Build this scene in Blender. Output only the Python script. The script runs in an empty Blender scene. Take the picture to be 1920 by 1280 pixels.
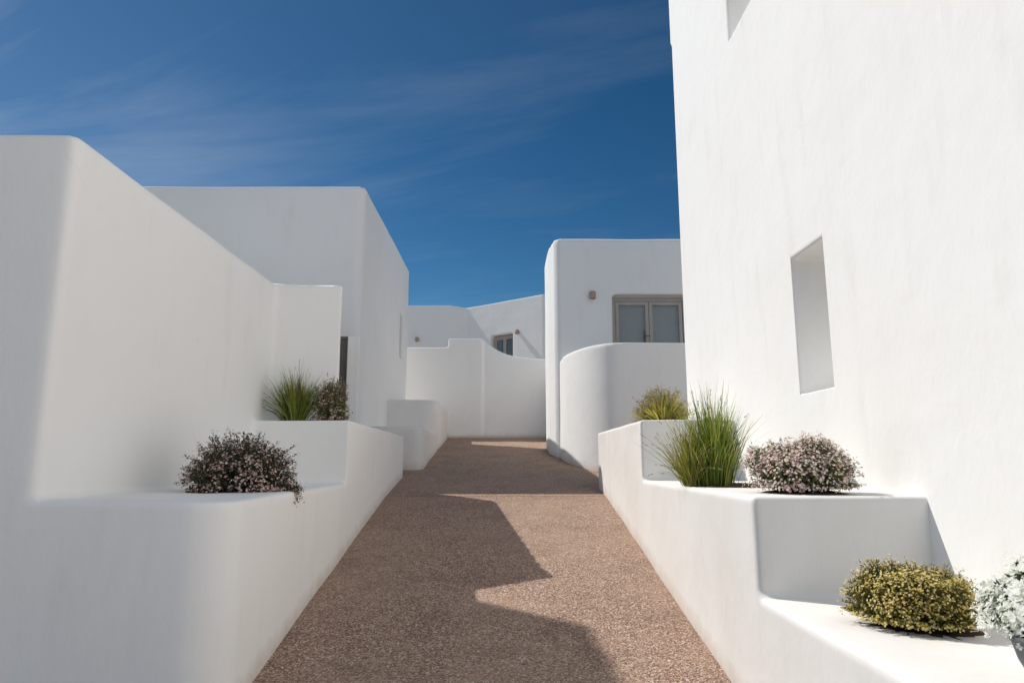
import bpy, bmesh, math, random
import numpy as np
from mathutils import Vector, noise
R = math.radians
sc = bpy.context.scene
C = sc.collection

# ------------------------------------------------------------------ camera
cam_d = bpy.data.cameras.new('camera')
cam = bpy.data.objects.new('camera', cam_d)
C.objects.link(cam)
cam_d.sensor_width = 36.0
cam_d.lens = 24.0
cam_d.clip_start = 0.05
cam_d.clip_end = 3000
cam.location = (0, 0, 0)
cam.rotation_euler = (R(90 + 9.883), 0, R(-0.2665))
sc.camera = cam

# ------------------------------------------------------------------ light
CLX, CLY = 2.1, 1.1
SX, SY = 0.78, -0.48                       # shadow run per metre of drop
hor = math.hypot(SX, SY)
SUN_EL = math.atan2(1.0, hor)
SUN_AZ = math.atan2(-SX, -SY)              # bearing of the sun from +Y, clockwise
world = bpy.data.worlds.new("World")
sc.world = world
world.use_nodes = True
wn = world.node_tree.nodes; wl = world.node_tree.links
wn.clear()
w_out = wn.new('ShaderNodeOutputWorld')
w_bg = wn.new('ShaderNodeBackground')
sky = wn.new('ShaderNodeTexSky')
sky.sky_type = 'NISHITA'
sky.sun_disc = False
sky.sun_elevation = SUN_EL
sky.sun_rotation = SUN_AZ % (2 * math.pi)
sky.altitude = 600
sky.air_density = 0.85
sky.dust_density = 0.05
sky.ozone_density = 1.2
w_bg.inputs['Strength'].default_value = 0.095
# deep polarised blue of the photograph plus thin cirrus
w_sat = wn.new('ShaderNodeHueSaturation')
w_sat.inputs['Saturation'].default_value = 1.18
w_sat.inputs['Value'].default_value = 0.42
w_gam = wn.new('ShaderNodeGamma'); w_gam.inputs['Gamma'].default_value = 1.3
wl.new(sky.outputs[0], w_gam.inputs['Color'])
w_tint = wn.new('ShaderNodeMixRGB'); w_tint.blend_type = 'MULTIPLY'; w_tint.inputs['Fac'].default_value = 1
w_tint.inputs['Color2'].default_value = (.97, 1.09, .99, 1)
wl.new(w_gam.outputs[0], w_tint.inputs['Color1'])
wl.new(w_tint.outputs[0], w_sat.inputs['Color'])
tc = wn.new('ShaderNodeTexCoord')
sep = wn.new('ShaderNodeSeparateXYZ')
wl.new(tc.outputs['Generated'], sep.inputs[0])
def wmath(op, a, b=None):
    m = wn.new('ShaderNodeMath'); m.operation = op
    for i, v in enumerate((a, b)):
        if v is None: continue
        if isinstance(v, (int, float)): m.inputs[i].default_value = v
        else: wl.new(v, m.inputs[i])
    return m.outputs[0]
zc = wmath('MAXIMUM', sep.outputs['Z'], 0.06)
px = wmath('DIVIDE', sep.outputs['X'], zc)
py = wmath('DIVIDE', sep.outputs['Y'], zc)
comb = wn.new('ShaderNodeCombineXYZ')
wl.new(px, comb.inputs[0]); wl.new(py, comb.inputs[1])
mp = wn.new('ShaderNodeMapping')
mp0 = wn.new('ShaderNodeMapping'); mp0.inputs['Rotation'].default_value = (0, 0, R(21.6))
wl.new(comb.outputs[0], mp0.inputs['Vector'])
mp.inputs['Scale'].default_value = (0.42, 1.25, 1)
mp.inputs['Location'].default_value = (CLX, CLY, 0)
wl.new(mp0.outputs[0], mp.inputs['Vector'])
n1 = wn.new('ShaderNodeTexNoise')
n1.inputs['Scale'].default_value = 1.5
n1.inputs['Detail'].default_value = 9
n1.inputs['Roughness'].default_value = 0.58
n1.inputs['Distortion'].default_value = 0.5
wl.new(mp.outputs[0], n1.inputs['Vector'])
cr = wn.new('ShaderNodeMapRange')
cr.inputs['From Min'].default_value = 0.38
cr.inputs['From Max'].default_value = 0.80
cr.inputs['To Max'].default_value = 0.58
n2 = wn.new('ShaderNodeTexNoise'); n2.inputs['Scale'].default_value = .55; n2.inputs['Detail'].default_value = 2
wl.new(comb.outputs[0], n2.inputs['Vector'])
# the cirrus lies toward the left, thinning out to clear blue on the right and low down
side = wmath('SUBTRACT', wmath('MULTIPLY', px, -0.55), wmath('MULTIPLY', py, 0.26))
msk = wmath('MINIMUM', wmath('MAXIMUM', wmath('ADD', wmath('ADD', side, 0.62), wmath('MULTIPLY', wmath('SUBTRACT', n2.outputs['Fac'], .5), 1.2)), 0.0), 1.0)
wl.new(wmath('MULTIPLY', n1.outputs['Fac'], wmath('ADD', wmath('MULTIPLY', msk, .35), .72)), cr.inputs['Value'])
w_mix = wn.new('ShaderNodeMixRGB')
w_hz = wn.new('ShaderNodeMixRGB')                 # pale sea haze close to the horizon
hz = wn.new('ShaderNodeMapRange'); hz.interpolation_type = 'SMOOTHSTEP'
hz.inputs['From Min'].default_value = 0.0; hz.inputs['From Max'].default_value = 0.24
hz.inputs['To Min'].default_value = 1.0; hz.inputs['To Max'].default_value = 0.0
wl.new(sep.outputs['Z'], hz.inputs['Value']); wl.new(hz.outputs[0], w_hz.inputs['Fac'])
wl.new(w_sat.outputs[0], w_hz.inputs['Color1']); w_hz.inputs['Color2'].default_value = (3.3, 4.6, 6.2, 1)
wl.new(w_hz.outputs[0], w_mix.inputs['Color1'])
w_mix.inputs['Color2'].default_value = (4.2, 4.9, 6.0, 1)
wl.new(wmath('ADD', wmath('MULTIPLY', cr.outputs[0], wmath('ADD', wmath('MULTIPLY', msk, .65), .35)), wmath('MULTIPLY', msk, .10)), w_mix.inputs['Fac'])
wl.new(w_mix.outputs[0], w_bg.inputs['Color'])
wl.new(w_bg.outputs[0], w_out.inputs['Surface'])

sun_d = bpy.data.lights.new('sun', 'SUN')
sun_d.energy = 3.75
sun_d.angle = R(0.35)
sun_d.color = (1.0, 0.955, 0.89)
sun = bpy.data.objects.new('sun', sun_d)
C.objects.link(sun)
sun.location = (-8, 8, 14)
sun.rotation_euler = Vector((SX, SY, -1.0)).to_track_quat('-Z', 'Y').to_euler()

sc.render.engine = 'CYCLES'
sc.cycles.max_bounces = 10
sc.cycles.diffuse_bounces = 7
sc.view_settings.view_transform = 'Standard'
sc.view_settings.look = 'None'
sc.view_settings.gamma = 1.0
sc.view_settings.exposure = 0.05

# ------------------------------------------------------------------ materials
def new_mat(name):
    m = bpy.data.materials.new(name); m.use_nodes = True
    nt = m.node_tree
    return m, nt.nodes, nt.links, nt.nodes['Principled BSDF']

def mixc(N, L, fac, a, b, mode='MIX'):
    m = N.new('ShaderNodeMixRGB'); m.blend_type = mode
    for i, v in zip(('Fac', 'Color1', 'Color2'), (fac, a, b)):
        if isinstance(v, (int, float)): m.inputs[i].default_value = v
        elif isinstance(v, tuple): m.inputs[i].default_value = (*v, 1)
        else: L.new(v, m.inputs[i])
    return m.outputs[0]

def noise_n(N, L, vec, scale, detail=3, rough=.5, dist=0.0):
    n = N.new('ShaderNodeTexNoise')
    n.inputs['Scale'].default_value = scale
    n.inputs['Detail'].default_value = detail
    n.inputs['Roughness'].default_value = rough
    n.inputs['Distortion'].default_value = dist
    L.new(vec, n.inputs['Vector'])
    return n.outputs['Fac']

def rng(N, L, v, a, b, c=0.0, d=1.0):
    m = N.new('ShaderNodeMapRange')
    m.inputs['From Min'].default_value = a; m.inputs['From Max'].default_value = b
    m.inputs['To Min'].default_value = c; m.inputs['To Max'].default_value = d
    L.new(v, m.inputs['Value'])
    return m.outputs[0]

def plaster(name, base=(.80, .795, .775), stain=(.70, .675, .635), amount=.5, dirt_z=None):
    m, N, L, P = new_mat(name)
    t = N.new('ShaderNodeTexCoord'); v = t.outputs['Object']
    st = N.new('ShaderNodeMapping'); st.inputs['Scale'].default_value = (1, 1, .22)
    L.new(v, st.inputs['Vector'])
    big = noise_n(N, L, v, .9, 5, .55, .4)
    runs = noise_n(N, L, st.outputs[0], 5.5, 6, .6)
    c = mixc(N, L, rng(N, L, big, .42, .78, 0, amount), base, stain)
    c = mixc(N, L, rng(N, L, runs, .55, .82, 0, amount * .55), c, (.66, .64, .61))
    # small scuffs and specks
    vo = N.new('ShaderNodeTexVoronoi'); vo.inputs['Scale'].default_value = 2.3
    L.new(v, vo.inputs['Vector'])
    c = mixc(N, L, rng(N, L, vo.outputs['Distance'], .012, .022, .35, 0), c, (.42, .38, .34))
    # hairline cracks, only here and there
    dv_ = N.new('ShaderNodeTexVoronoi'); dv_.feature = 'DISTANCE_TO_EDGE'; dv_.inputs['Scale'].default_value = .62
    wv = mixc(N, L, .16, v, N.new('ShaderNodeTexNoise').outputs['Color'])
    nn = [x for x in N if x.bl_idname == 'ShaderNodeTexNoise'][-1]; nn.inputs['Scale'].default_value = 3.5; nn.inputs['Detail'].default_value = 8
    L.new(v, nn.inputs['Vector']); L.new(wv, dv_.inputs['Vector'])
    ck = rng(N, L, dv_.outputs['Distance'], .0008, .0028, 1, 0)
    ckm = rng(N, L, noise_n(N, L, v, .8, 2), .60, .72, 0, .28)
    mm = N.new('ShaderNodeMath'); mm.operation = 'MULTIPLY'; L.new(ck, mm.inputs[0]); L.new(ckm, mm.inputs[1])
    c = mixc(N, L, mm.outputs[0], c, (.50, .47, .43))
    # grit splashed up from the paving
    gp_ = N.new('ShaderNodeNewGeometry'); sx = N.new('ShaderNodeSeparateXYZ'); L.new(gp_.outputs['Position'], sx.inputs[0])
    def ma(op, a, b):
        m_ = N.new('ShaderNodeMath'); m_.operation = op
        for i_, q_ in enumerate((a, b)):
            if isinstance(q_, (int, float)): m_.inputs[i_].default_value = q_
            else: L.new(q_, m_.inputs[i_])
        return m_.outputs[0]
    gnd = ma('MINIMUM', ma('ADD', ma('MULTIPLY', sx.outputs['Y'], .15736), -1.6), ma('ADD', ma('MULTIPLY', sx.outputs['Y'], .115), -1.2738))
    hgt = ma('SUBTRACT', sx.outputs['Z'], gnd)
    spl = rng(N, L, ma('SUBTRACT', hgt, ma('MULTIPLY', noise_n(N, L, v, 9, 6, .7), .16)), -.09, .035, 1, 0)
    c = mixc(N, L, ma('MULTIPLY', spl, .55), c, (.50, .39, .31))
    L.new(c, P.inputs['Base Color'])
    P.inputs['Roughness'].default_value = .88
    P.inputs['Specular IOR Level'].default_value = .18
    # trowel relief: broad waves, brush strokes, fine grain
    w = noise_n(N, L, v, 3.2, 3, .5)
    s2 = N.new('ShaderNodeMapping'); s2.inputs['Scale'].default_value = (1, 1, .45)
    s2.inputs['Rotation'].default_value = (R(8), R(14), 0)
    L.new(v, s2.inputs['Vector'])
    strokes = noise_n(N, L, s2.outputs[0], 26, 5, .62, .6)
    fine = noise_n(N, L, v, 170, 3, .6)
    b1 = N.new('ShaderNodeBump'); b1.inputs['Strength'].default_value = .55; b1.inputs['Distance'].default_value = .015
    L.new(w, b1.inputs['Height'])
    b2 = N.new('ShaderNodeBump'); b2.inputs['Strength'].default_value = .5; b2.inputs['Distance'].default_value = .0030
    L.new(strokes, b2.inputs['Height']); L.new(b1.outputs[0], b2.inputs['Normal'])
    b3 = N.new('ShaderNodeBump'); b3.inputs['Strength'].default_value = .5; b3.inputs['Distance'].default_value = .0007
    L.new(fine, b3.inputs['Height']); L.new(b2.outputs[0], b3.inputs['Normal'])
    L.new(b3.outputs[0], P.inputs['Normal'])
    return m

def simple(name, col, rough=.7, bump=.0, scale=80, var=.12, metallic=0.0, spec=.4):
    m, N, L, P = new_mat(name)
    t = N.new('ShaderNodeTexCoord'); v = t.outputs['Object']
    n = noise_n(N, L, v, scale * .3, 4, .6)
    c = mixc(N, L, rng(N, L, n, .3, .7, 0, 1), tuple(x * (1 - var) for x in col), tuple(min(1, x * (1 + var)) for x in col))
    L.new(c, P.inputs['Base Color'])
    P.inputs['Roughness'].default_value = rough
    P.inputs['Metallic'].default_value = metallic
    P.inputs['Specular IOR Level'].default_value = spec
    if bump:
        f = noise_n(N, L, v, scale, 4, .6)
        b = N.new('ShaderNodeBump'); b.inputs['Strength'].default_value = .6; b.inputs['Distance'].default_value = bump
        L.new(f, b.inputs['Height']); L.new(b.outputs[0], P.inputs['Normal'])
    return m

def leafmat(name, cols, rough=.6, trans=.25):
    """cols: list of (pos, rgb), picked at random per leaf"""
    m, N, L, P = new_mat(name)
    g = N.new('ShaderNodeNewGeometry')
    cr_ = N.new('ShaderNodeValToRGB')
    e = cr_.color_ramp.elements
    while len(e) < len(cols): e.new(.5)
    for i, (p, c) in enumerate(cols):
        e[i].position = p; e[i].color = (*c, 1)
    L.new(g.outputs['Random Per Island'], cr_.inputs['Fac'])
    L.new(cr_.outputs[0], P.inputs['Base Color'])
    P.inputs['Roughness'].default_value = rough
    P.inputs['Specular IOR Level'].default_value = .25
    tr = N.new('ShaderNodeBsdfTranslucent')
    L.new(cr_.outputs[0], tr.inputs['Color'])
    mx = N.new('ShaderNodeMixShader'); mx.inputs['Fac'].default_value = trans
    L.new(P.outputs[0], mx.inputs[1]); L.new(tr.outputs[0], mx.inputs[2])
    L.new(mx.outputs[0], N['Material Output'].inputs['Surface'])
    return m

def gravel_mat():
    m, N, L, P = new_mat('exposed_aggregate')
    t = N.new('ShaderNodeTexCoord'); v = t.outputs['Object']
    vo = N.new('ShaderNodeTexVoronoi'); vo.inputs['Scale'].default_value = 118; vo.inputs['Randomness'].default_value = 1
    L.new(v, vo.inputs['Vector'])
    sp = N.new('ShaderNodeSeparateColor'); L.new(vo.outputs['Color'], sp.inputs[0])
    rp = N.new('ShaderNodeValToRGB'); e = rp.color_ramp.elements
    cols = [(0, (.055, .030, .020)), (.20, (.17, .092, .060)), (.42, (.355, .218, .155)), (.66, (.49, .325, .24)), (.88, (.64, .48, .375)), (.97, (.84, .75, .66)), (1, (.09, .055, .04))]
    while len(e) < len(cols): e.new(.5)
    for i, (p, c) in enumerate(cols): e[i].position = p; e[i].color = (*c, 1)
    L.new(sp.outputs[0], rp.inputs['Fac'])
    # sandy binder between the stones
    c = mixc(N, L, rng(N, L, vo.outputs['Distance'], .35, .75, 0, .75), rp.outputs[0], (.26, .17, .12))
    # worn and dusty areas
    big = noise_n(N, L, v, 1.1, 6, .6, .3)
    c = mixc(N, L, rng(N, L, big, .38, .68, 0, .38), c, (.47, .325, .235))
    dk = noise_n(N, L, v, 2.7, 5, .6)
    c = mixc(N, L, rng(N, L, dk, .5, .78, 0, .42), c, (.14, .085, .065), 'MIX')
    wt = noise_n(N, L, v, 3.6, 8, .7, .8)
    c = mixc(N, L, rng(N, L, wt, .66, .76, 0, .4), c, (.62, .58, .53))
    L.new(c, P.inputs['Base Color'])
    P.inputs['Roughness'].default_value = .82
    P.inputs['Specular IOR Level'].default_value = .3
    b = N.new('ShaderNodeBump'); b.inputs['Strength'].default_value = .9; b.inputs['Distance'].default_value = .004
    b.invert = True
    L.new(vo.outputs['Distance'], b.inputs['Height'])
    b2 = N.new('ShaderNodeBump'); b2.inputs['Strength'].default_value = .7; b2.inputs['Distance'].default_value = .012
    L.new(noise_n(N, L, v, 7, 5, .6), b2.inputs['Height']); L.new(b.outputs[0], b2.inputs['Normal'])
    L.new(b2.outputs[0], P.inputs['Normal'])
    return m

M = {}
M['white'] = plaster('white_plaster', (.885, .88, .862), (.84, .825, .795), .5)
M['planter'] = plaster('planter_plaster', (.80, .788, .765), (.70, .66, .61), .8)
M['cool'] = plaster('far_plaster', (.865, .87, .862), (.81, .81, .80), .5)
M['soil'] = simple('soil', (.085, .06, .042), .95, .02, 60, .35, spec=.1)
M['path'] = gravel_mat()
M['earth'] = simple('dry_earth', (.42, .36, .29), .95, .03, 30, .25, spec=.1)
M['taupe'] = simple('taupe_frame', (.40, .365, .33), .5, .0, 20, .06)
M['gatem'] = simple('grey_gate', (.13, .12, .115), .5, .0, 20, .08)
M['lamp'] = simple('lamp_ceramic', (.42, .33, .255), .6, .001, 60, .12)
M['plinth'] = simple('pale_screed', (.62, .55, .47), .9, .004, 50, .12)
M['pot'] = simple('slate_pot', (.085, .10, .105), .55, .002, 30, .2)
M['curtain'] = simple('net_curtain', (.60, .61, .60), .9, .0, 20, .06, spec=.1)
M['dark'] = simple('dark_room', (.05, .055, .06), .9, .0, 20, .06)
M['wood'] = simple('dry_stem', (.16, .12, .07), .8, .0, 40, .3)
def glass_mat():
    m, N, L, P = new_mat('window_glass')
    P.inputs['Base Color'].default_value = (.55, .62, .66, 1)
    P.inputs['Roughness'].default_value = .03
    P.inputs['Transmission Weight'].default_value = .85
    P.inputs['IOR'].default_value = 1.5
    P.inputs['Alpha'].default_value = .62
    return m
M['glass'] = glass_mat()

# ------------------------------------------------------------------ helpers
def link(name, me, mat=None, parent=None):
    o = bpy.data.objects.new(name, me)
    C.objects.link(o)
    if mat is not None: me.materials.append(mat)
    if parent is not None: o.parent = parent
    return o

def tag(o, label=None, cat=None, group=None, kind=None):
    for k, v in (('label', label), ('category', cat), ('group', group), ('kind', kind)):
        if v: o[k] = v
    return o

def empty(name, loc, label, cat, group=None):
    o = bpy.data.objects.new(name, None); C.objects.link(o)
    o.location = loc; o.empty_display_size = .2
    return tag(o, label, cat, group)

def prism(bm, loop_a, loop_b):
    """closed solid between two equal loops of 3-D points"""
    a = [bm.verts.new(p) for p in loop_a]; b = [bm.verts.new(p) for p in loop_b]
    n = len(a)
    bm.faces.new(a); bm.faces.new(list(reversed(b)))
    for i in range(n):
        j = (i + 1) % n
        bm.faces.new((a[j], a[i], b[i], b[j]))

def p_xy(bm, poly, z0, z1):
    zt = z1 if isinstance(z1, (list, tuple)) else [z1] * len(poly)
    prism(bm, [(x, y, z0) for x, y in poly], [(x, y, z) for (x, y), z in zip(poly, zt)])

def p_xz(bm, poly, y0, y1):
    prism(bm, [(x, y0, z) for x, z in poly], [(x, y1, z) for x, z in poly])

def p_yz(bm, poly, x0, x1):
    prism(bm, [(x0, y, z) for y, z in poly], [(x1, y, z) for y, z in poly])

def box(bm, x0, x1, y0, y1, z0, z1):
    p_xy(bm, [(x0, y0), (x1, y0), (x1, y1), (x0, y1)], z0, z1)

def arc(cx, cy, rx, ry, a0, a1, n=10):
    return [(cx + rx * math.cos(R(a0 + (a1 - a0) * i / n)), cy + ry * math.sin(R(a0 + (a1 - a0) * i / n))) for i in range(n + 1)]

def finish(bm):
    bmesh.ops.recalc_face_normals(bm, faces=bm.faces)
    me = bpy.data.meshes.new('m'); bm.to_mesh(me); bm.free()
    return me

def mesh_of(fn):
    bm = bmesh.new(); fn(bm)
    return finish(bm)

def plastered(build, cut=None, voxel=.03, smooth=6, wave=.010, seed=0.0, origin=(0, 0, 0)):
    """hand-plastered masonry: union of solids, openings cut, edges worn round, faces gently uneven"""
    tmp = bpy.data.objects.new('tmp', mesh_of(build)); C.objects.link(tmp)
    cutter = None
    if cut:
        cutter = bpy.data.objects.new('tmp_cut', mesh_of(cut)); C.objects.link(cutter)
        b = tmp.modifiers.new('b', 'BOOLEAN'); b.operation = 'DIFFERENCE'; b.solver = 'EXACT'; b.object = cutter
    r = tmp.modifiers.new('r', 'REMESH'); r.mode = 'VOXEL'; r.voxel_size = voxel; r.use_smooth_shade = True
    s = tmp.modifiers.new('s', 'SMOOTH'); s.factor = .5; s.iterations = smooth
    dg = bpy.context.evaluated_depsgraph_get(); dg.update()
    me = bpy.data.meshes.new_from_object(tmp.evaluated_get(dg))
    bpy.data.objects.remove(tmp)
    if cutter: bpy.data.objects.remove(cutter)
    n = len(me.vertices)
    co = np.empty(n * 3); me.vertices.foreach_get('co', co); co = co.reshape(-1, 3)
    nr = np.empty(n * 3); me.vertices.foreach_get('normal', nr); nr = nr.reshape(-1, 3)
    d = np.zeros(n)
    rs = np.random.RandomState(int(seed * 10) + 5)
    for k in range(26):                                   # sum of random sines = soft unevenness
        f = rs.normal(size=3); f = f / np.linalg.norm(f) * rs.uniform(1.2, 8.5)
        d += np.sin(co @ f + rs.uniform(0, 6.28)) * (1.6 / np.linalg.norm(f)) / 4
    co += nr * (d * wave)[:, None]
    co -= np.array(origin)
    me.vertices.foreach_set('co', co.ravel()); me.update()
    for p in me.polygons: p.use_smooth = True
    return me

def raw(verts, faces, name='m'):
    me = bpy.data.meshes.new(name)
    me.from_pydata([tuple(v) for v in verts], [], faces)
    me.update()
    return me

def bevelled(o, w=.006, seg=2):
    b = o.modifiers.new('bevel', 'BEVEL'); b.width = w; b.segments = seg; b.limit_method = 'ANGLE'
    return o

# ------------------------------------------------------------------ ground
S1 = .15736; CREST = 7.7; G2 = .115
def gz(y):
    if y < CREST: return -1.6 + S1 * y
    if y < 16.5: return -1.6 + S1 * CREST + (y - CREST) * G2
    return gz(16.49)
def strip(x0, x1, ys, dz, nx=2, wob=0.0):
    vs, fs = [], []
    xs = np.linspace(x0, x1, nx + 1)
    for y in ys:
        for x in xs:
            w = wob * noise.noise(Vector((x * 1.3, y * 1.3, 0))) if wob else 0
            vs.append((x, y, gz(y) + dz + w))
    for j in range(len(ys) - 1):
        for i in range(nx):
            a = j * (nx + 1) + i
            fs.append((a, a + 1, a + nx + 2, a + nx + 1))
    return raw(vs, fs)
g = link('ground', strip(-600, 600, [-600, -120, -40, -15, -5, 0, 3, 6, 7.7, 10, 13, 16.5, 30, 80, 300, 900], -.05, 8), M['earth'])
g.data.vertices.foreach_get  # plain sheet
tag(g, kind='structure')
ys1 = list(np.arange(-7, CREST - .012, .1)) + [CREST - .012]
p = link('path', strip(-2.05, 1.7, ys1, 0, 44, .003), M['path']); tag(p, kind='structure')
ys2 = [CREST + .004] + list(np.arange(CREST + .1, 16.3, .12))
p2 = link('path_upper', strip(-2.3, 3.2, ys2, 0, 50, .003), M['path']); tag(p2, kind='structure')
p2.name = 'path_landing'
for q in (p, p2):
    for f in q.data.polygons: f.use_smooth = True
# shallow joint across the path at the change of grade
jm = mesh_of(lambda bm: box(bm, -1.9, 1.6, CREST - .012, CREST + .004, gz(CREST) - .05, gz(CREST) - .006))
tag(link('path_joint', jm, M['plinth']), kind='structure')

# ------------------------------------------------------------------ near left house
hl = empty('house', (-3.0, 5, -1.2), 'low white house at the left edge with a soft corner above the ledge', 'house')
def ch(name, me, mat, parent):
    o = link(name, me, mat, parent)
    o.matrix_parent_inverse = parent.matrix_basis.inverted() if False else o.matrix_parent_inverse
    o.location = (-parent.location[0], -parent.location[1], -parent.location[2])
    return o
def edge_l(y): return -1.235 - .028 * (y - 3.5)
def b_left(bm):
    fy = 3.08
    p_xy(bm, [(-8.0, fy)] + arc(-2.13, fy + .05, .05, .05, -90, 0, 5) + [(-2.08, 5.92), (-1.545, 6.18), (-1.59, 6.36), (-2.3, 6.42), (-8.0, 6.42)], -1.5, [1.55] * 8 + [1.605, 1.60, 1.55, 1.55])
    p_xy(bm, [(-7.0, fy + .001)] + arc(edge_l(3.2) - .20, fy + .20, .20, .20, -90, 0, 8) + [(edge_l(5.7), 5.7), (-7.0, 5.7)], -1.5, -.175)
    p_xy(bm, [(-2.5, 5.58), (edge_l(5.58), 5.58), (edge_l(9.2), 9.2), (-2.5, 9.2)], -1.1, .325)
left_me = plastered(b_left, voxel=.021, smooth=2, wave=.008, seed=3)
def split(me, keep):
    """part of one continuous plaster skin"""
    m2 = me.copy(); bm = bmesh.new(); bm.from_mesh(m2)
    dead = [f for f in bm.faces if not keep(f.calc_center_median())]
    bmesh.ops.delete(bm, geom=dead, context='FACES')
    bm.to_mesh(m2); bm.free()
    return m2
is_house = lambda c: (c.x < -2.075 and c.y < 6.6) or (c.z > .345 and c.y < 6.6)
ch('wall', split(left_me, is_house), M['white'], hl)
def b_wing(bm):
    p_xy(bm, [(-8, 6.36), (-1.605, 6.36), (-2.215, 8.75), (-8, 8.75)], -1.3, [1.64, 1.64, 2.27, 2.27])
ch('rear_wing', plastered(b_wing, voxel=.05, smooth=3, wave=.004, seed=2), M['white'], hl)

# stepped retaining wall on the left of the path
pl = empty('planter', (-1.6, 6, -1), 'long stepped white planter wall on the left holding dark bush and grass', 'planter')
ch('wall', split(left_me, lambda c: not is_house(c)), M['white'], pl)

# tall house out of frame on the left whose shadow falls on the path
th = empty('house', (-10, 6, -1), 'tall white house beyond the left edge, behind the low house', 'house')
ch('wall', mesh_of(lambda bm: box(bm, -13, -7.60, 6.2, 9.13, -2, 9.40)), M['white'], th)

# second left house
h2 = empty('house', (-4.5, 12.2, -.2), 'white cubic house on the left with a sharp corner and one narrow slit window', 'house')
def b_h2(bm): p_xy(bm, [(-9, 10.02), (-2.30, 10.02), (-2.228, 10.09), (-2.228, 14.81), (-9, 14.81)], -.7, 4.185)
def c_h2(bm): box(bm, -2.40, -2.1, 13.73, 14.12, 2.10, 3.02)
ch('wall', plastered(b_h2, c_h2, voxel=.030, smooth=2, wave=.006, seed=5), M['white'], h2)
sl = ch('window', mesh_of(lambda bm: [box(bm, -2.405, -2.365, 13.74, 13.78, 2.12, 3.0), box(bm, -2.405, -2.365, 14.07, 14.11, 2.12, 3.0), box(bm, -2.405, -2.365, 13.78, 14.07, 2.12, 2.16), box(bm, -2.405, -2.365, 13.78, 14.07, 2.96, 3.0)]), M['taupe'], h2)
pn = link('pane', mesh_of(lambda bm: box(bm, -2.395, -2.385, 13.78, 14.07, 2.16, 2.96)), M['glass'], sl)

# gate and gate pillar between the stepped planter and that house
gp = link('gate_pillar', plastered(lambda bm: box(bm, -2.24, -2.07, 9.36, 9.62, -.6, 1.71), voxel=.02, smooth=3, wave=.003, seed=6), M['white'])
tag(gp, 'narrow white gate pillar beside the corner of the cubic house, above the left planter', 'pillar')
gt = empty('gate', (-2.6, 9.5, -.1), 'dark grey slim gate seen edge on beside the white gate pillar', 'gate')
ch('panel', mesh_of(lambda bm: box(bm, -3.05, -2.285, 9.49, 9.52, -.15, 1.68)), M['gatem'], gt)
bevelled(ch('frame', mesh_of(lambda bm: [box(bm, -2.285, -2.245, 9.47, 9.54, -.2, 1.72), box(bm, -3.09, -3.05, 9.47, 9.54, -.2, 1.72), box(bm, -3.05, -2.285, 9.47, 9.54, 1.68, 1.72)]), M['gatem'], gt), .004)

# third left element: low bench-like planter with a raised back
p3 = empty('planter', (-1.7, 12, 0), 'low white planter with a raised rear block at the foot of the cubic house', 'planter')
def b_p3(bm):
    x = -1.235
    p_xy(bm, [(-2.35, 9.9)] + arc(x - .16, 10.06, .16, .16, -90, 0, 5) + [(-1.31, 12.6), (-2.35, 12.6)], -.6, .49)
    p_xy(bm, [(-2.35, 12.55)] + arc(-1.62, 12.85, .30, .30, -90, 0, 8) + [(-1.35, 15.0), (-2.35, 15.0)], -.3, 1.10)
ch('wall', plastered(b_p3, voxel=.026, smooth=7, wave=.014, seed=7), M['planter'], p3)

# ------------------------------------------------------------------ back wall
bw = empty('garden_wall', (-.5, 15.6, .5), 'white garden wall closing the path, with a stepped and swooping top', 'wall')
def b_bw(bm):
    p_xz(bm, [(-2.6, .1), (-.60, .1), (-.60, 2.77), (-1.40, 2.77), (-1.40, 2.565), (-2.6, 2.565)], 15.5, 15.8)
    top = [(-.60, 2.77), (-.55, 2.72), (-.48, 2.655), (-.39, 2.59), (-.30, 2.53), (-.18, 2.465), (-.05, 2.41), (.1, 2.37), (.26, 2.345), (.56, 2.315), (.84, 2.30), (1.6, 2.29)]
    p_xz(bm, [(-.62, .1), (1.6, .1)] + list(reversed(top)) + [(-.62, 2.77)], 15.56, 15.84)
ch('wall', plastered(b_bw, voxel=.026, smooth=3, wave=.008, seed=8), M['white'], bw)
bevelled(ch('plinth', mesh_of(lambda bm: box(bm, -1.34, 1.1, 15.40, 15.52, .2, gz(15.4) + .045)), M['plinth'], bw), .012)

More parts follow.
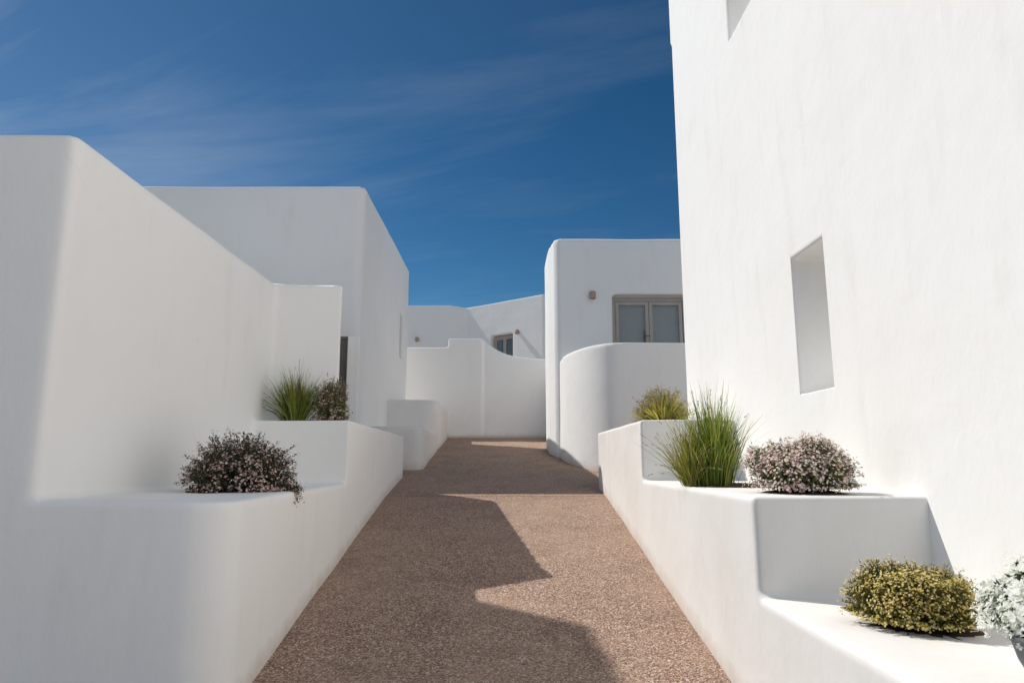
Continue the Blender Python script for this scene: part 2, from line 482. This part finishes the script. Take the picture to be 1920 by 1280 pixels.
# ------------------------------------------------------------------ windows
def window_unit(parent, x0, x1, z0, z1, y, leaves, local=None, curtain=True, fw=.055, lw=.062):
    """frame with leaves; faces -Y at depth y, optional local transform"""
    def put(name, me, mat, par):
        o = link(name, me, mat, par)
        if par is parent:
            if local is not None: o.matrix_local = local
            else: o.location = (-parent.location[0], -parent.location[1], -parent.location[2])
        return o
    fr = put('window', mesh_of(lambda bm: [box(bm, x0, x0 + fw, y, y + .07, z0, z1), box(bm, x1 - fw, x1, y, y + .07, z0, z1),
                                            box(bm, x0 + fw, x1 - fw, y, y + .07, z1 - fw, z1), box(bm, x0 + fw, x1 - fw, y, y + .07, z0, z0 + fw)]), M['taupe'], parent)
    bevelled(fr, .004)
    ix0, ix1 = x0 + fw + .004, x1 - fw - .004
    w = (ix1 - ix0) / leaves
    for i in range(leaves):
        a = ix0 + i * w + .003; b = a + w - .006
        zz0, zz1 = z0 + fw + .004, z1 - fw - .004
        s = put('sash', mesh_of(lambda bm: [box(bm, a, a + lw, y + .012, y + .055, zz0, zz1), box(bm, b - lw, b, y + .012, y + .055, zz0, zz1),
                                             box(bm, a + lw, b - lw, y + .012, y + .055, zz1 - lw, zz1), box(bm, a + lw, b - lw, y + .012, y + .055, zz0, zz0 + lw)]), M['taupe'], fr)
        bevelled(s, .004)
        put('pane', mesh_of(lambda bm: box(bm, a + lw - .005, b - lw + .005, y + .030, y + .038, zz0 + lw - .005, zz1 - lw + .005)), M['glass'], fr)
        if curtain:
            put('blind', mesh_of(lambda bm: box(bm, a + .02, b - .02, y + .10, y + .104, zz0 + (.12 if i else .30), zz1)), M['curtain'], fr)
    return fr

def wall_lamp(loc, rotz, label):
    r = empty('wall_lamp', loc, label, 'lamp', 'round wall lamps on the house fronts'); r.rotation_euler = (0, 0, rotz)
    bm = bmesh.new()
    box(bm, -.035, .035, -.02, 0, -.05, .05)
    bevelled(link('back_plate', finish(bm), M['lamp'], r), .004)
    bm = bmesh.new()
    prof = [(.0, .066), (.044, .066), (.054, .055), (.056, .0), (.054, -.055), (.044, -.066), (.036, -.062), (.036, -.03), (0, -.03)]
    n = 20; rings = []
    for rr, z in prof:
        if rr == 0: rings.append([bm.verts.new((0, -.07, z))])
        else: rings.append([bm.verts.new((rr * math.cos(6.2832 * i / n), -.07 + rr * math.sin(6.2832 * i / n), z)) for i in range(n)])
    for a, b in zip(rings, rings[1:]):
        for i in range(n):
            j = (i + 1) % n
            if len(a) == 1: bm.faces.new((a[0], b[i], b[j]))
            elif len(b) == 1: bm.faces.new((a[i], b[0], a[j]))
            else: bm.faces.new((a[i], b[i], b[j], a[j]))
    me = finish(bm)
    for f in me.polygons: f.use_smooth = True
    link('lamp_body', me, M['lamp'], r)
    return r

# ------------------------------------------------------------------ right far house
hr = empty('house', (2.5, 13, 0), 'white house with taupe glazed doors behind the rounded terrace wall', 'house')
def b_hr(bm):
    p_xy(bm, [(.86, 11.5), (.79, 11.58), (.715, 12.1), (.705, 13.0), (.80, 14.4), (1.0, 15.45), (6.5, 15.45), (6.5, 11.5)], -.4, [3.84, 3.84, 3.80, 3.78, 3.78, 3.78, 3.84, 3.84])
def c_hr(bm): box(bm, 1.79, 3.08, 11.3, 12.6, .12, 2.84)
ch('wall', plastered(b_hr, c_hr, voxel=.032, smooth=3, wave=.006, seed=9), M['cool'], hr)
window_unit(hr, 1.79, 3.08, .14, 2.79, 11.60, 2)
bevelled(ch('door_handle', mesh_of(lambda bm: [box(bm, 2.345, 2.365, 11.585, 11.612, 1.95, 2.22), box(bm, 2.345, 2.365, 11.555, 11.590, 2.10, 2.12), box(bm, 2.345, 2.425, 11.545, 11.560, 2.10, 2.12)]), M['gatem'], hr), .003)
ch('lintel', mesh_of(lambda bm: box(bm, 1.775, 3.095, 11.56, 11.72, 2.785, 2.86)), M['taupe'], hr)
wall_lamp((1.44, 11.50, 2.80), 0, 'beige round wall lamp left of the glazed doors of the right house')

tw = empty('terrace_wall', (1.8, 10.4, 0), 'rounded white terrace wall bulging into the path in front of the right house', 'wall')
def b_tw(bm):
    outer = [(4.2, 9.62), (1.62, 9.62)] + [(x, y) for x, y in arc(1.62, 11.34, .76, 1.72, 270, 180, 16)] + [(.86, 11.75)]
    inner = [(1.15, 11.75), (1.15, 11.34)] + [(x, y) for x, y in arc(1.62, 11.34, .48, 1.42, 180, 270, 12)] + [(4.2, 9.90)]
    p_xy(bm, outer + inner, -.5, 1.665)
ch('wall', plastered(b_tw, voxel=.026, smooth=6, wave=.010, seed=10), M['white'], tw)
ch('terrace_floor', mesh_of(lambda bm: box(bm, 1.75, 4.3, 9.85, 11.52, -.3, .11)), M['plinth'], tw)

# ------------------------------------------------------------------ far houses
f1 = empty('house', (-3.5, 22, .5), 'distant low white house in shade above the garden wall', 'house')
ch('wall', plastered(lambda bm: p_xz(bm, [(-9, -.5), (-1.20, -.5), (-1.20, 4.70), (-1.85, 4.82), (-9, 4.82)], 21, 25), voxel=.05, smooth=2, wave=.006, seed=11), M['cool'], f1)
wall_lamp((-2.86, 21, 3.71), 0, 'small round wall lamp on the distant shaded house')
A = Vector((-1.28, 21.0, 0)); B = Vector((.985, 19.2, 0))
dv = (B - A); ln = dv.length; dv.normalize(); ang = math.atan2(dv.y, dv.x)
f2 = empty('house', (A.x, A.y, 0), 'distant pale house turned toward the sun with a small dark window', 'house')
f2.rotation_euler = (0, 0, ang)
def b_f2(bm): p_xy(bm, [(-.2, 0), (ln, 0), (ln + .9, .72), (ln + .9, 4), (-.2, 4)], -.5, 4.74)
WX0, WX1 = .92, 1.78
def c_f2(bm): box(bm, WX0, WX1, -.3, 1.0, 1.6, 3.72)
link('wall', plastered(b_f2, c_f2, voxel=.035, smooth=2, wave=.006, seed=12), M['cool'], f2)
from mathutils import Matrix
window_unit(f2, WX0 + .01, WX1 - .01, 1.62, 3.70, .14, 2, local=Matrix.Identity(4), curtain=False, fw=.05, lw=.05)
link('room', mesh_of(lambda bm: box(bm, WX0 + .02, WX1 - .02, .5, .95, 1.62, 3.70)), M['dark'], f2)
lp = A + dv * 1.99
wall_lamp((lp.x, lp.y, 3.72), ang, 'small wall lamp casting a slanting shadow on the distant sunlit house')

# ------------------------------------------------------------------ tall right building
br = empty('building', (4, 3, -1), 'tall smooth white building filling the right side with two deep slit niches', 'building')
def b_br(bm):
    box(bm, 1.83, 7, -4, 7.00, -2.3, 4.66)
    box(bm, 1.83, 7, -4, 7.06, 4.60, 8.2)
def c_br(bm):
    box(bm, 1.5, 2.24, 3.83, 4.27, .41, 1.285)
    box(bm, 1.5, 2.24, 4.60, 5.17, 3.45, 4.45)
def br_build(bm):      # one watertight profile so that the niches cut cleanly
    p_yz(bm, [(-11, -3.6), (7.00, -3.6), (7.00, 4.58), (7.055, 4.66), (7.055, 8.2), (-11, 8.2)], 1.83, 7)
def cut_solid(build, cut):
    t_ = bpy.data.objects.new('tmp', mesh_of(build)); k_ = bpy.data.objects.new('tmp_cut', mesh_of(cut))
    C.objects.link(t_); C.objects.link(k_)
    b_ = t_.modifiers.new('b', 'BOOLEAN'); b_.operation = 'DIFFERENCE'; b_.solver = 'EXACT'; b_.object = k_
    v_ = t_.modifiers.new('v', 'BEVEL'); v_.width = .02; v_.segments = 3; v_.limit_method = 'ANGLE'
    dg = bpy.context.evaluated_depsgraph_get(); dg.update()
    me = bpy.data.meshes.new_from_object(t_.evaluated_get(dg))
    bpy.data.objects.remove(t_); bpy.data.objects.remove(k_)
    return me
ch('wall', cut_solid(br_build, c_br), M['white'], br)

# stepped planter on the right
prr = empty('planter', (1.45, 4, -1), 'three-tiered white planter wall stepping down along the right of the path', 'planter')
def b_pr(bm):
    prof = [(-3.5, -2.5), (8.25, -.9), (8.25, .325), (5.56, .325), (5.56, -.155), (3.05, -.155), (3.05, -.575), (-3.5, -.575)]
    p_yz(bm, prof, 1.065, 1.95)
ch('wall', plastered(b_pr, voxel=.015, smooth=2, wave=.008, seed=14), M['planter'], prr)

def soil_patch(parent, cx, cy, rx, ry, z, seed, h=.02):
    rs = random.Random(seed); vs = [(cx, cy, z + h)]; fs = []; n = 40; rings = 6
    for k in range(1, rings + 1):
        for i in range(n):
            a = 6.2832 * i / n; q = k / rings
            w = 1 + .10 * math.sin(3 * a + seed) + .05 * math.sin(7 * a)
            vs.append((cx + rx * q * w * math.cos(a), cy + ry * q * w * math.sin(a), z + h * (1 - q * q) + (rs.uniform(-.004, .006) if k < rings else -.012)))
    for i in range(n): fs.append((0, 1 + i, 1 + (i + 1) % n))
    for k in range(rings - 1):
        for i in range(n):
            a = 1 + k * n + i; b = 1 + k * n + (i + 1) % n
            fs.append((a, a + n, b + n, b))
    me = raw(vs, fs)
    for f in me.polygons: f.use_smooth = True
    return ch('soil', me, M['soil'], parent)

# ------------------------------------------------------------------ plants
def rotframe(d):
    d = d / np.linalg.norm(d)
    u = np.cross(d, [0, 0, 1.0]);
    if np.linalg.norm(u) < 1e-3: u = np.array([1.0, 0, 0])
    u /= np.linalg.norm(u)
    return d, u, np.cross(u, d)

class Leaves:
    def __init__(s): s.v = []; s.f = []
    def leaf(s, p, d, n, L, W, fold=.25):
        """pointed folded leaf: 4 triangles worth"""
        d = d / (np.linalg.norm(d) + 1e-9); side = np.cross(d, n); side /= (np.linalg.norm(side) + 1e-9); up = np.cross(side, d)
        b = len(s.v)
        s.v += [p, p + d * L * .5 + side * W * .5 + up * W * fold, p + d * L, p + d * L * .5 - side * W * .5 + up * W * fold, p + d * L * .5]
        s.f += [(b, b + 1, b + 4), (b + 1, b + 2, b + 4), (b, b + 4, b + 3), (b + 4, b + 2, b + 3)]
    def flower(s, p, n, r, petals, rs, cup=.25):
        n, u, w = rotframe(n); b = len(s.v); s.v.append(p)
        a0 = rs.uniform(0, 6.28)
        for k in range(petals):
            a = a0 + 6.2832 * k / petals; da = 6.2832 / petals * .46
            q = lambda t, rr, h: p + (u * math.cos(t) + w * math.sin(t)) * rr + n * h
            c = len(s.v)
            rr = r * rs.uniform(.85, 1.12)
            s.v += [q(a - da, rr * .62, rr * cup * .6), q(a - da * .5, rr, rr * cup), q(a + da * .5, rr, rr * cup), q(a + da, rr * .62, rr * cup * .6)]
            s.f += [(b, c, c + 1, c + 2), (b, c + 2, c + 3)]
    def tube(s, pts, r0, r1):
        b = len(s.v); k = len(pts)
        for i, p in enumerate(pts):
            d = pts[min(i + 1, k - 1)] - pts[max(i - 1, 0)]
            d, u, w = rotframe(d); r = r0 + (r1 - r0) * i / (k - 1)
            for a in (0, 2.094, 4.189): s.v.append(p + (u * math.cos(a) + w * math.sin(a)) * r)
        for i in range(k - 1):
            for j in range(3):
                a = b + i * 3 + j; c = b + i * 3 + (j + 1) % 3
                s.f.append((a, c, c + 3, a + 3))
    def blade(s, pts, w0, side):
        b = len(s.v); k = len(pts)
        for i, p in enumerate(pts):
            t = i / (k - 1); w = w0 * (1 - t ** 2.2) * .5 + .0003
            s.v += [p - side * w, p + side * w]
        for i in range(k - 1):
            a = b + 2 * i; s.f.append((a, a + 1, a + 3, a + 2))
    def obj(s, name, mat, parent):
        o = link(name, raw(s.v, s.f), mat, parent); o['kind'] = 'stuff'
        return o

def shrub(loc, rx, ry, h, stems, leafm, flowerm, label, cat, seed, leaf=(.018, .008), per=12, tuft=3, fl=(.007, 5), flat=1.0, drop=None, spiky=.0, fprob=.85, name='shrub', lowflower=0.0):
    rs = np.random.RandomState(seed)
    root = empty(name, loc, label, cat)
    S, Lf, Fl = Leaves(), Leaves(), Leaves()
    ph = rs.uniform(0, 6.28, 6)
    for i in range(stems):
        # directions spread over the dome, lumpy outline
        a = rs.uniform(0, 6.2832); ct = rs.uniform(-.10, 1.0); ct = max(ct, -.06)
        st = math.sqrt(max(0, 1 - ct * ct))
        lump = 1 + .075 * math.sin(3 * a + ph[0] + 2 * ct) + .06 * math.sin(5 * a + ph[1]) * st + .06 * math.sin(7 * ct + ph[2] + a) + rs.normal() * .035
        reach = lump * (rs.uniform(.52, .92) if rs.rand() < .38 else rs.uniform(.88, 1.02) + spiky * rs.rand() ** 3)
        tip = np.array([rx * st * math.cos(a) * reach, ry * st * math.sin(a) * reach, h * (max(ct, .015) ** (.8 * flat)) * reach + .004])
        if drop and rs.rand() < drop[0]:
            tip = np.array([drop[1] + rs.normal() * .025, drop[2] + rs.normal() * .02, drop[3] * rs.uniform(-.3, 1.0)])
            dropst = True
        else: dropst = False
        base = np.array([tip[0] * .22, tip[1] * .22, 0.0])
        mid = base * .35 + tip * .65 + np.array([0, 0, h * .10 * (1 - .3 * ct)])
        if dropst: mid = np.array([tip[0] * .9, tip[1] * .9, .035])
        pts = [base * (1 - t) ** 2 + mid * 2 * t * (1 - t) + tip * t * t for t in (0, .25, .5, .75, 1)]
        S.tube(pts, .0016, .0008)
        for k in range(per):
            t = 1 - (rs.rand() ** 1.3) * .62
            p = base * (1 - t) ** 2 + mid * 2 * t * (1 - t) + tip * t * t
            if p[2] < .004 and not dropst: continue
            ax = pts[-1] - pts[-2]; ax = ax / (np.linalg.norm(ax) + 1e-9)
            d = ax * .6 + rs.normal(size=3) * .65 + np.array([0, 0, .25])
            Lf.leaf(p + rs.normal(size=3) * .004, d, rs.normal(size=3) + np.array([0, 0, .8]), leaf[0] * rs.uniform(.6, 1.3), leaf[1] * rs.uniform(.7, 1.3))
        if rs.rand() < fprob:
            ax = tip - mid; ax = ax / (np.linalg.norm(ax) + 1e-9)
            for k in range(tuft):
                p = tip + rs.normal(size=3) * fl[0] * 1.3 + ax * .004
                Fl.flower(p, ax + rs.normal(size=3) * .45 + np.array([-.15, 0, .55]), fl[0] * rs.uniform(.7, 1.2), fl[1], rs)
    S.obj('stems', M['wood'], root)
    Lf.obj('foliage', leafm, root)
    Fl.obj('flowers', flowerm, root)
    return root

def grass(loc, n, L, spread, w, mats, label, seed, base_r=.08, plumes=0, lean=(0, 0), droop=.35, name='grass_clump', ry=1.0, leaf_side=None):
    rs = np.random.RandomState(seed)
    root = empty(name, loc, label, 'ornamental grass')
    G = [Leaves() for _ in mats]; Pm = Leaves()
    for i in range(n):
        a = rs.uniform(0, 6.2832); q = abs(rs.normal()) * .55; q = min(q, 1.25)
        out = np.array([math.cos(a), math.sin(a) * ry, 0])
        b = out * base_r * math.sqrt(rs.rand()) * (.5 + .5 * q)
        ll = L * rs.uniform(.55, 1.0) * (1 - .18 * q)
        sp = spread * q
        dr = droop * q * rs.uniform(.4, 1.5)
        tw_ = rs.normal(size=3) * .07
        pts = []
        for t in np.linspace(0, 1, 8):
            pts.append(b + out * (sp * (t ** 1.25) * ll) + np.array([0, 0, ll * (t * (1 - .10 * q * q) - dr * t ** 2.6)]) + np.array([lean[0], lean[1], 0]) * t * ll + tw_ * t * t * ll * 2)
        g_ = G[rs.choice(len(mats), p=[.55, .3, .15][:len(mats)] if len(mats) == 3 else None)]
        side = np.cross(out, [0, 0, 1.0]) + rs.normal(size=3) * .6; side /= np.linalg.norm(side)
        g_.blade(pts, w * rs.uniform(.6, 1.3), side)
        if i < plumes:
            tip = pts[-1]; d = pts[-1] - pts[-2]; d /= np.linalg.norm(d)
            for k in range(12):
                Pm.leaf(tip - d * .035 * rs.rand(), d + rs.normal(size=3) * .35, rs.normal(size=3), .012 * rs.uniform(.6, 1.3), .004)
    for g_, m_ in zip(G, mats): g_.obj('blades', m_, root)
    if plumes: Pm.obj('seed_heads', M['seed'], root)
    return root

M['seed'] = leafmat('seed_heads', [(0, (.36, .28, .17)), (.5, (.48, .39, .25)), (1, (.30, .2, .16))])
g_green = leafmat('blade_green', [(0, (.06, .12, .018)), (.4, (.15, .25, .035)), (.75, (.28, .37, .065)), (1, (.46, .48, .17))], .4, .5)
g_yel = leafmat('blade_olive', [(0, (.26, .29, .04)), (.5, (.44, .44, .07)), (1, (.58, .52, .13))], .45, .45)
g_gold = leafmat('blade_gold', [(0, (.34, .30, .04)), (.5, (.52, .45, .07)), (1, (.62, .52, .14))], .5, .35)
g_dry = leafmat('blade_straw', [(0, (.30, .23, .10)), (.6, (.42, .34, .17)), (1, (.26, .20, .12))], .6, .25)
g_teal = leafmat('blade_cool', [(0, (.035, .07, .045)), (.5, (.07, .11, .06)), (1, (.20, .24, .16))], .4, .25)

l_dark = leafmat('leaf_dark', [(0, (.02, .035, .02)), (.45, (.04, .06, .032)), (.8, (.08, .09, .05)), (1, (.15, .12, .09))], .55, .15)
f_dusk = leafmat('flower_dusky', [(0, (.36, .20, .17)), (.35, (.64, .44, .38)), (.7, (.84, .68, .60)), (1, (.40, .22, .22))], .7, .2)
l_heath = leafmat('leaf_heath', [(0, (.06, .10, .02)), (.5, (.14, .19, .05)), (1, (.32, .33, .12))], .55, .2)
f_pink = leafmat('flower_pink', [(0, (.72, .38, .42)), (.18, (.86, .66, .63)), (.55, (.90, .82, .76)), (.85, (.88, .78, .56)), (1, (.66, .32, .38))], .7, .25)
l_olive = leafmat('leaf_olive', [(0, (.05, .065, .012)), (.45, (.13, .14, .025)), (.8, (.28, .26, .05)), (1, (.46, .38, .09))], .55, .25)
f_yellow = leafmat('flower_yellow', [(0, (.58, .44, .08)), (.4, (.76, .63, .20)), (.75, (.84, .74, .40)), (1, (.66, .38, .12))], .65, .25)
l_fresh = leafmat('leaf_fresh', [(0, (.02, .05, .025)), (.5, (.05, .10, .045)), (1, (.12, .18, .08))], .5, .25)
f_white = leafmat('flower_white', [(0, (.82, .86, .74)), (.4, (.92, .93, .88)), (1, (.95, .95, .92))], .6, .45)

# left ledge: dark dusky bush trailing over the edge
soil_patch(pl, -1.62, 4.15, .30, .42, -.180, 1)
shrub((-1.58, 4.10, -.175), .29, .30, .30, 1350, l_dark, f_dusk, 'dark bush with dusky pink tips spilling over the left ledge', 'shrub', 11,
      leaf=(.017, .008), per=13, tuft=3, fl=(.0075, 4), drop=(.07, .30, .02, -.07), spiky=.12)
# left upper planter: grass clump and dusky bush behind
soil_patch(pl, -1.72, 5.86, .36, .13, .318, 2)
grass((-1.80, 5.78, .32), 900, .44, .85, .0065, [g_green, g_yel, g_teal], 'green grass clump in the upper left planter against the white wall', 21, base_r=.11, plumes=60, droop=.18, ry=.35)
shrub((-1.52, 5.84, .32), .145, .13, .34, 620, l_heath, f_dusk, 'dusky flowering bush right of the grass in the upper left planter', 'shrub', 22,
      leaf=(.016, .007), per=12, tuft=3, fl=(.008, 4), flat=.7, spiky=.1)

# right planter, back tier: yellow tufted plant
soil_patch(prr, 1.45, 6.25, .30, .30, .318, 3)
yp = grass((1.41, 6.22, .32), 900, .28, .95, .013, [g_gold, g_yel, g_dry], 'yellow-green tufted plant on the top right planter tier', 31, base_r=.13, droop=.25, name='tufted_plant')
yp['category'] = 'plant'
shrub((1.41, 6.32, .32), .235, .22, .33, 700, g_yel, M['seed'], 'dry brown flower heads fanning above the yellow tufted plant', 'plant', 32,
      leaf=(.014, .005), per=7, tuft=4, fl=(.008, 4), flat=.8, spiky=.08, name='flowering_plant')
# middle tier: tall grass and pink heath
soil_patch(prr, 1.40, 4.35, .26, .40, -.160, 4)
grass((1.27, 4.30, -.155), 1250, .57, .33, .0072, [g_green, g_yel, g_green], 'tall green grass clump on the middle right tier with blades reaching up the white wall', 41, base_r=.13, plumes=40, droop=.14)
grass((1.13, 4.30, -.155), 420, .42, .62, .0055, [g_yel, g_dry, g_green], 'short straw-coloured grass tuft left of the tall green clump', 42, base_r=.06, plumes=80, droop=.22, lean=(-.12, 0))
soil_patch(prr, 1.44, 3.38, .215, .21, -.160, 5)
shrub((1.425, 3.38, -.157), .238, .22, .25, 2500, l_heath, f_pink, 'round pink and cream flowering bush on the front of the middle right tier', 'shrub', 51,
      leaf=(.013, .005), per=10, tuft=3, fl=(.0062, 5), flat=.58, spiky=.0)
# front tier: yellow-olive bush and white flowers in a pot
soil_patch(prr, 1.47, 2.50, .21, .19, -.582, 6, .012)
shrub((1.435, 2.53, -.575), .198, .19, .195, 2900, l_olive, f_yellow, 'compact olive and yellow bush on the front right tier', 'shrub', 61,
      leaf=(.0095, .0045), per=14, tuft=3, fl=(.0042, 5), flat=.5, spiky=.0)

pot = empty('flowerpot', (1.365, 1.70, -.575), 'dark slate flowerpot at the bottom right corner under the white flowers', 'flowerpot')
def lathe(prof, n=40):
    vs, fs = [], []
    for r_, z in prof:
        for i in range(n): vs.append((r_ * math.cos(6.2832 * i / n), r_ * math.sin(6.2832 * i / n), z))
    for k in range(len(prof) - 1):
        for i in range(n):
            j = (i + 1) % n
            fs.append((k * n + i, k * n + j, (k + 1) * n + j, (k + 1) * n + i))
    me = raw(vs, fs)
    for f in me.polygons: f.use_smooth = True
    return me
link('bowl', lathe([(.001, .0), (.075, .0), (.085, .006), (.115, .05), (.140, .10), (.150, .14), (.156, .146), (.156, .158), (.148, .162), (.142, .156), (.13, .12), (.001, .12)]), M['pot'], pot)
link('soil', lathe([(.001, .142), (.08, .14), (.137, .132)]), M['soil'], pot)
shrub((1.375, 1.75, -.425), .162, .16, .15, 900, l_fresh, f_white, 'white flowering plant in the slate pot at the bottom right', 'flowering plant', 71,
      leaf=(.020, .009), per=5, tuft=7, fl=(.0088, 4), flat=.7, spiky=.05, name='white_flowers')
